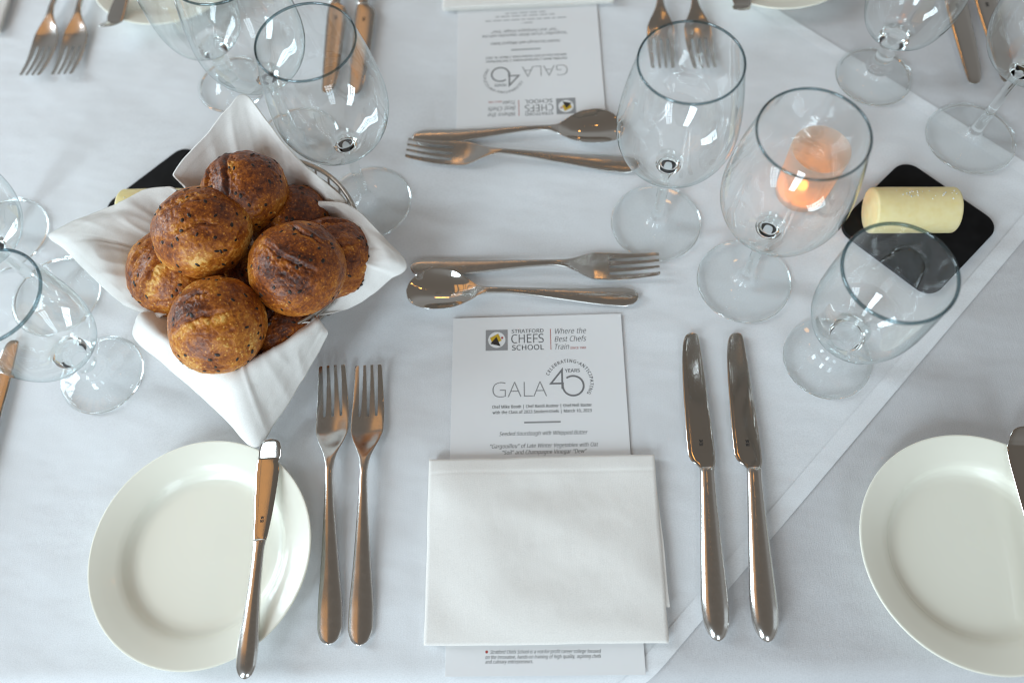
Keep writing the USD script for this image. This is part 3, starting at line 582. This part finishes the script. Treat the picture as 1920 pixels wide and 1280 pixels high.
# ------------------------------------------------------------------ bread basket
BC, WC = np.array([-230.0, 308.0]), np.array([-224.0, 316.0])
def torus(R, r, z, sections=96, k=12):
    a = np.linspace(0, 2 * np.pi, sections, endpoint=False)
    return tube(np.stack([R * np.cos(a), R * np.sin(a), np.full_like(a, z)], -1), r, True, k)
def tube(P, r, closed=False, k=10):
    P = np.asarray(P, float); n = len(P)
    T = (np.roll(P, -1, 0) - np.roll(P, 1, 0)) if closed else np.gradient(P, axis=0); T /= np.linalg.norm(T, axis=1)[:, None]
    ref = np.where(np.abs(T[:, 2:3]) < .9, [[0, 0, 1.0]], [[1.0, 0, 0]]); A = np.cross(T, ref); A /= np.linalg.norm(A, axis=1)[:, None]; B = np.cross(T, A)
    a = np.linspace(0, 2 * np.pi, k, endpoint=False)
    V = (P[:, None] + r * (np.cos(a)[None, :, None] * A[:, None] + np.sin(a)[None, :, None] * B[:, None])).reshape(-1, 3)
    F = grid_faces(n, k, True)
    if closed:
        j = np.arange(k); L = (n - 1) * k
        F = np.vstack([F, np.stack([L + j, L + (j + 1) % k, (j + 1) % k], -1), np.stack([L + j, (j + 1) % k, j], -1)])
    m = trimesh.Trimesh(V * MM, F, process=False)
    if m.volume < 0: m.invert()
    return m
t = thing('bread_basket', 'round wire bread basket, rim showing beside the napkin lining', 'basket', mtx((WC[0] * MM, WC[1] * MM, 0)))
put(t, 'rim', torus(80.5, 2.0, 60), WIRE, True)
put(t, 'lower_ring', torus(77.5, 1.1, 50), WIRE, True)
put(t, 'base_ring', torus(54, 1.8, 2.0), WIRE, True)
for k in range(36):
    a = 2 * math.pi * k / 36; c_, s_ = math.cos(a), math.sin(a)
    put(t, 'wire', tube([(r * c_, r * s_, z) for r, z in ((54, 2), (61, 8), (69, 22), (74.5, 38), (77.5, 50), (80.5, 60))], .9, k=6), WIRE, True)

# napkin lining: edge of the cloth (mm), counted round the basket; rows run from the middle out
EDGE = [(-105.5, 293.8, 55.0), (-117.3, 286.7, 50.0), (-132.3, 276.7, 45.0), (-156.3, 262.8, 45.0), (-177.5, 256.0, 50.0), (-194.8, 250.6, 60.0), (-190.5, 246.0, 62.0), (-172.0, 247.0, 56.0), (-165.0, 241.0, 47.0), (-188.0, 207.2, 32.0), (-204.1, 183.2, 25.0), (-221.3, 163.5, 21.5),
        (-240.3, 180.4, 26.0), (-262.0, 200.0, 30.0), (-290.6, 224.4, 40.0), (-312.8, 246.5, 52.0), (-298, 251.5, 60.0), (-289.6, 254.5, 62.0), (-302, 258.0, 62.5), (-320.4, 265.4, 62.0), (-346.9, 288.1, 64.0), (-373.9, 313.3, 67.0), (-385.2, 324.0, 70.0), (-361.5, 334.2, 74.0), (-334.8, 345.1, 76.0), (-314.5, 356.3, 78.0),
        (-293.6, 359.4, 78.0), (-281.6, 357.3, 74.0), (-289.1, 369.0, 82.0), (-276.9, 381.8, 88.0), (-256.7, 403.7, 95.0), (-244.0, 418.3, 100.0), (-234.6, 428.4, 101.0), (-215.8, 409.4, 92.0), (-190.6, 378.7, 80.0), (-166.7, 359.9, 70.0), (-155.3, 347.8, 66.0), (-170.4, 349.2, 64.0), (-176.4, 347.3, 68.0), (-155.8, 342.9, 72.0), (-134.3, 327.8, 70.0), (-118.3, 310.1, 62.0)]
E_ = np.array(EDGE); d_ = E_[:, :2] - BC; re = np.hypot(*d_.T); ang = d_ / re[:, None]
rows = []
for r, z in ((3, 5.0), (32, 6.5), (50, 12), (63, 26), (71, 44)):
    rr = np.minimum(r + np.clip(re - 110, 0, 60) * .28 * (r / 71), re * (.55 + .42 * r / 82)); zz = np.minimum(z, E_[:, 2] - 3)
    rows.append(np.column_stack([BC + ang * rr[:, None], zz]))
big = np.clip((re - 84) / 12, 0, 1)
rimr = np.where(re > 94, 87 + np.clip(re - 94, 0, 70) * .3, re * .93); rimz = big * 65.5 + (1 - big) * (E_[:, 2] - 2)
rimz = np.where((E_[:, 2] > 72), np.minimum(66 + (E_[:, 2] - 66) * .1, 72), rimz)
rows.append(np.column_stack([BC + ang * rimr[:, None], rimz]))
rim_pt, mid = rows[-1], None
mid = rim_pt * .52 + E_ * .48; mid[:, 2] += np.clip((re - 100) / 30, 0, 1) * 6.0
rows.append(mid); rows.append(E_)
Rw = np.array(rows)                                                     # rows x controls x 3
nc = Rw.shape[1]; pad = 4
per = np.concatenate([Rw[:, -pad:], Rw, Rw[:, :pad]], 1)
seg = np.linalg.norm(np.diff(np.concatenate([E_[-pad:], E_, E_[:pad]]), axis=0), axis=1); tt = np.r_[0, np.cumsum(seg ** .7)]
NT, NR = 520, 120
ts = np.linspace(tt[pad], tt[pad + nc], NT, endpoint=False)
smooth_ = Akima1DInterpolator(tt, per, axis=1)(ts)
kr = np.linspace(0, 1, Rw.shape[0]); rs = np.linspace(0, 1, NR)
S = PchipInterpolator(kr, smooth_, axis=0)(rs)                           # NR x NT x 3
w_out = np.clip((rs - .42) / .3, 0, 1)[:, None]
nrm = np.cross(np.gradient(S, axis=0), np.roll(S, -1, 1) - np.roll(S, 1, 1)); nrm /= np.maximum(np.linalg.norm(nrm, axis=2, keepdims=True), 1e-9)
if nrm[5, :, 2].mean() < 0: nrm = -nrm
arc_ = np.r_[0, np.cumsum(np.linalg.norm(np.diff(S[-1], axis=0), axis=1))]; ph = arc_ / arc_[-1] * 2 * np.pi
around = np.stack([np.cos(ph), np.sin(ph)], -1) * arc_[-1] / (2 * np.pi)                 # the edge length bent into a circle, so that folds close up
q = np.stack([np.repeat(around[None, :, 0], NR, 0), np.repeat(around[None, :, 1], NR, 0), np.repeat(rs[:, None] * 60, NT, 1)], -1)
pleat = fbm(q, 1 / 40., 2, 61); ridge = 1 - np.abs(fbm(q * [1, 1, .35], 1 / 24., 2, 67)) * 2.4
fold = 2.6 * pleat + 1.0 * np.clip(ridge, -.2, 1) + 1.3 * np.clip(1 - 6 * np.abs(fbm(q * [1, 1, .5], 1 / 38., 2, 83)), 0, 1) + .7 * fbm(S, 1 / 15., 3, 22)
to_edge = np.cumsum(np.linalg.norm(np.diff(S, axis=0, append=S[-1:]), axis=2)[::-1], axis=0)[::-1]
S = S + nrm * (w_out * fold * np.clip(.35 + to_edge / 22, 0, 1))[..., None]
S[..., 2] += w_out * 2.4 * fbm(q, 1 / 18., 2, 71) * np.clip(1 - to_edge / 20, 0, 1)
th = (.32 + .24 / (1 + np.exp((to_edge - 8.5) / .5)))[..., None]                       # a hem along the edge
top, bot = S + nrm * th, S - nrm * th
F = grid_faces(NR, NT, True); k = NR * NT; j = np.arange(NT); L = (NR - 1) * NT
side = np.vstack([np.stack([L + j, L + (j + 1) % NT, k + L + (j + 1) % NT], -1), np.stack([L + j, k + L + (j + 1) % NT, k + L + j], -1)])
g = trimesh.Trimesh(np.vstack([top.reshape(-1, 3), bot.reshape(-1, 3)]) * MM, np.vstack([F, F[:, ::-1] + k, side]), process=False)
g.fix_normals()
p_ = put(None, 'basket_napkin', g, NAPKIN2, 60)
tag(p_, 'white linen napkin lining the bread basket, four corners folded outward', 'napkin')

# ------------------------------------------------------------------ bread rolls
def make_roll(label, pos, R, seed, rx=0, ry=0, rz=0, flat=.8, tone=0.0):
    t = thing('bread_roll', label, 'bread roll', mtx(np.array(pos) * MM, rz, rx, ry), 'seeded rolls in the bread basket')
    s = trimesh.creation.icosphere(6, 1.0); d = s.vertices.copy()
    n1 = fbm(d + seed * 3.7, 1.3, 3, seed); n2 = fbm(d + seed, 4.5, 3, seed + 9); n3 = fbm(d + seed, 14.0, 3, seed + 3)
    rad = R * (1 + .06 * n1 + .026 * n2 + .011 * n3)
    V = d * rad[:, None]; V[:, 2] *= flat
    V[:, 2] = np.where(V[:, 2] < -R * .45, -R * .45 + (V[:, 2] + R * .45) * .4, V[:, 2])
    crust = np.full(len(V), .63 + tone) + .46 * fbm(d + seed * 2, 1.9, 3, seed + 4) - .26 * np.clip(d[:, 2], 0, 1) ** 2 + .10 * np.clip(.3 - np.abs(d[:, 2] + .1), 0, .3) * 4
    rng = np.random.default_rng(seed)
    for off, ln, wd in ((rng.uniform(-.25, .05) * R, .58 * R, 1.0), (rng.uniform(.38, .55) * R, .36 * R, .6)):
        wob = .16 * R * fbm(np.column_stack([V[:, 0] / R, 0 * V[:, 0], 0 * V[:, 0]]), 1.6, 3, seed + 2) + 2.2 * n2
        y = (V[:, 1] - off - wob) / wd; fade = np.clip(1.3 - np.abs(V[:, 0]) / ln, 0, 1) ** .7 * np.clip((d[:, 2] - .05) * 4, 0, 1)
        h = 1.5 * np.exp(-((y - 6.0) / 3.2) ** 2) - 1.9 * np.exp(-((y - 2.2) / 1.5) ** 2) - .5 * np.exp(-((y + 2.5) / 3.0) ** 2) + 1.4 * n3 * np.exp(-((y + 2) / 4.5) ** 2)
        V += d * (h * fade)[:, None]
        crust += wd * fade * (.36 * np.exp(-((y + 2.0) / 4.2) ** 2) - .16 * np.exp(-((y - 3.0) / 1.2) ** 2))
    crust += .15 * n2 + .14 * n3
    m = trimesh.Trimesh(V * MM, s.faces, process=False)
    v, f, n = meshkit.arrays(m, True)
    put(t, 'crust', (v, f, n), CRUST, crust=np.clip(crust, 0, 1))
    seeds = []
    base = trimesh.creation.icosphere(1, 1.0)
    for i in rng.choice(len(V), 70, replace=False):
        if d[i, 2] < -.35: continue
        b = base.copy(); b.apply_scale([rng.uniform(1.2, 2.1), rng.uniform(.8, 1.35), .5])
        al = trimesh.geometry.align_vectors([0, 0, 1], n[i]) @ trimesh.transformations.rotation_matrix(rng.uniform(0, 6.3), [0, 0, 1])
        b.apply_transform(al); b.apply_translation(V[i] + n[i] * .05); seeds.append(b)
    sm = trimesh.util.concatenate(seeds); sm.apply_scale(MM)
    tag(put(t, 'seeds', sm, SEED, True), kind='stuff')
    return t
make_roll('large golden roll on top of the pile, split across the middle', (-253, 309.5, 90), 36.5, 3, 8, -6, 205, .80, .02)
make_roll('dark ridged roll at the back of the pile, behind the top roll', (-229, 349, 82), 33.5, 5, -6, 6, 98, .86, -.10)
make_roll('reddish brown roll on the right of the pile with a short split', (-181, 280, 83), 35.5, 8, 2, 6, -28, .80, -.09)
make_roll('golden spotted roll at the front of the pile above the napkin corner', (-236, 237, 80), 35.2, 13, 12, -4, 20, .80, .04)
make_roll('pale scored roll at the left, half under the top roll', (-285, 291, 60), 36, 21, 10, -22, 60, .85, .10)
make_roll('dark roll on the right edge, half under the reddish roll', (-163, 301, 60), 33, 34, -4, 14, 10, .8, -.12)
make_roll('shadowed roll at the back right behind the ridged roll', (-201, 338, 54), 32, 55, -8, 6, 80, .8, -.14)
make_roll('shadowed roll low at the front, between two larger rolls', (-203, 253, 46), 30, 89, 8, 6, 40, .8, -.14)
make_roll('extra roll added deep in the basket to darken the gap between the others', (-229, 288, 42), 33, 77, 0, 0, 120, .8, -.1)  # added under the pile so the gap between the rolls looks dark
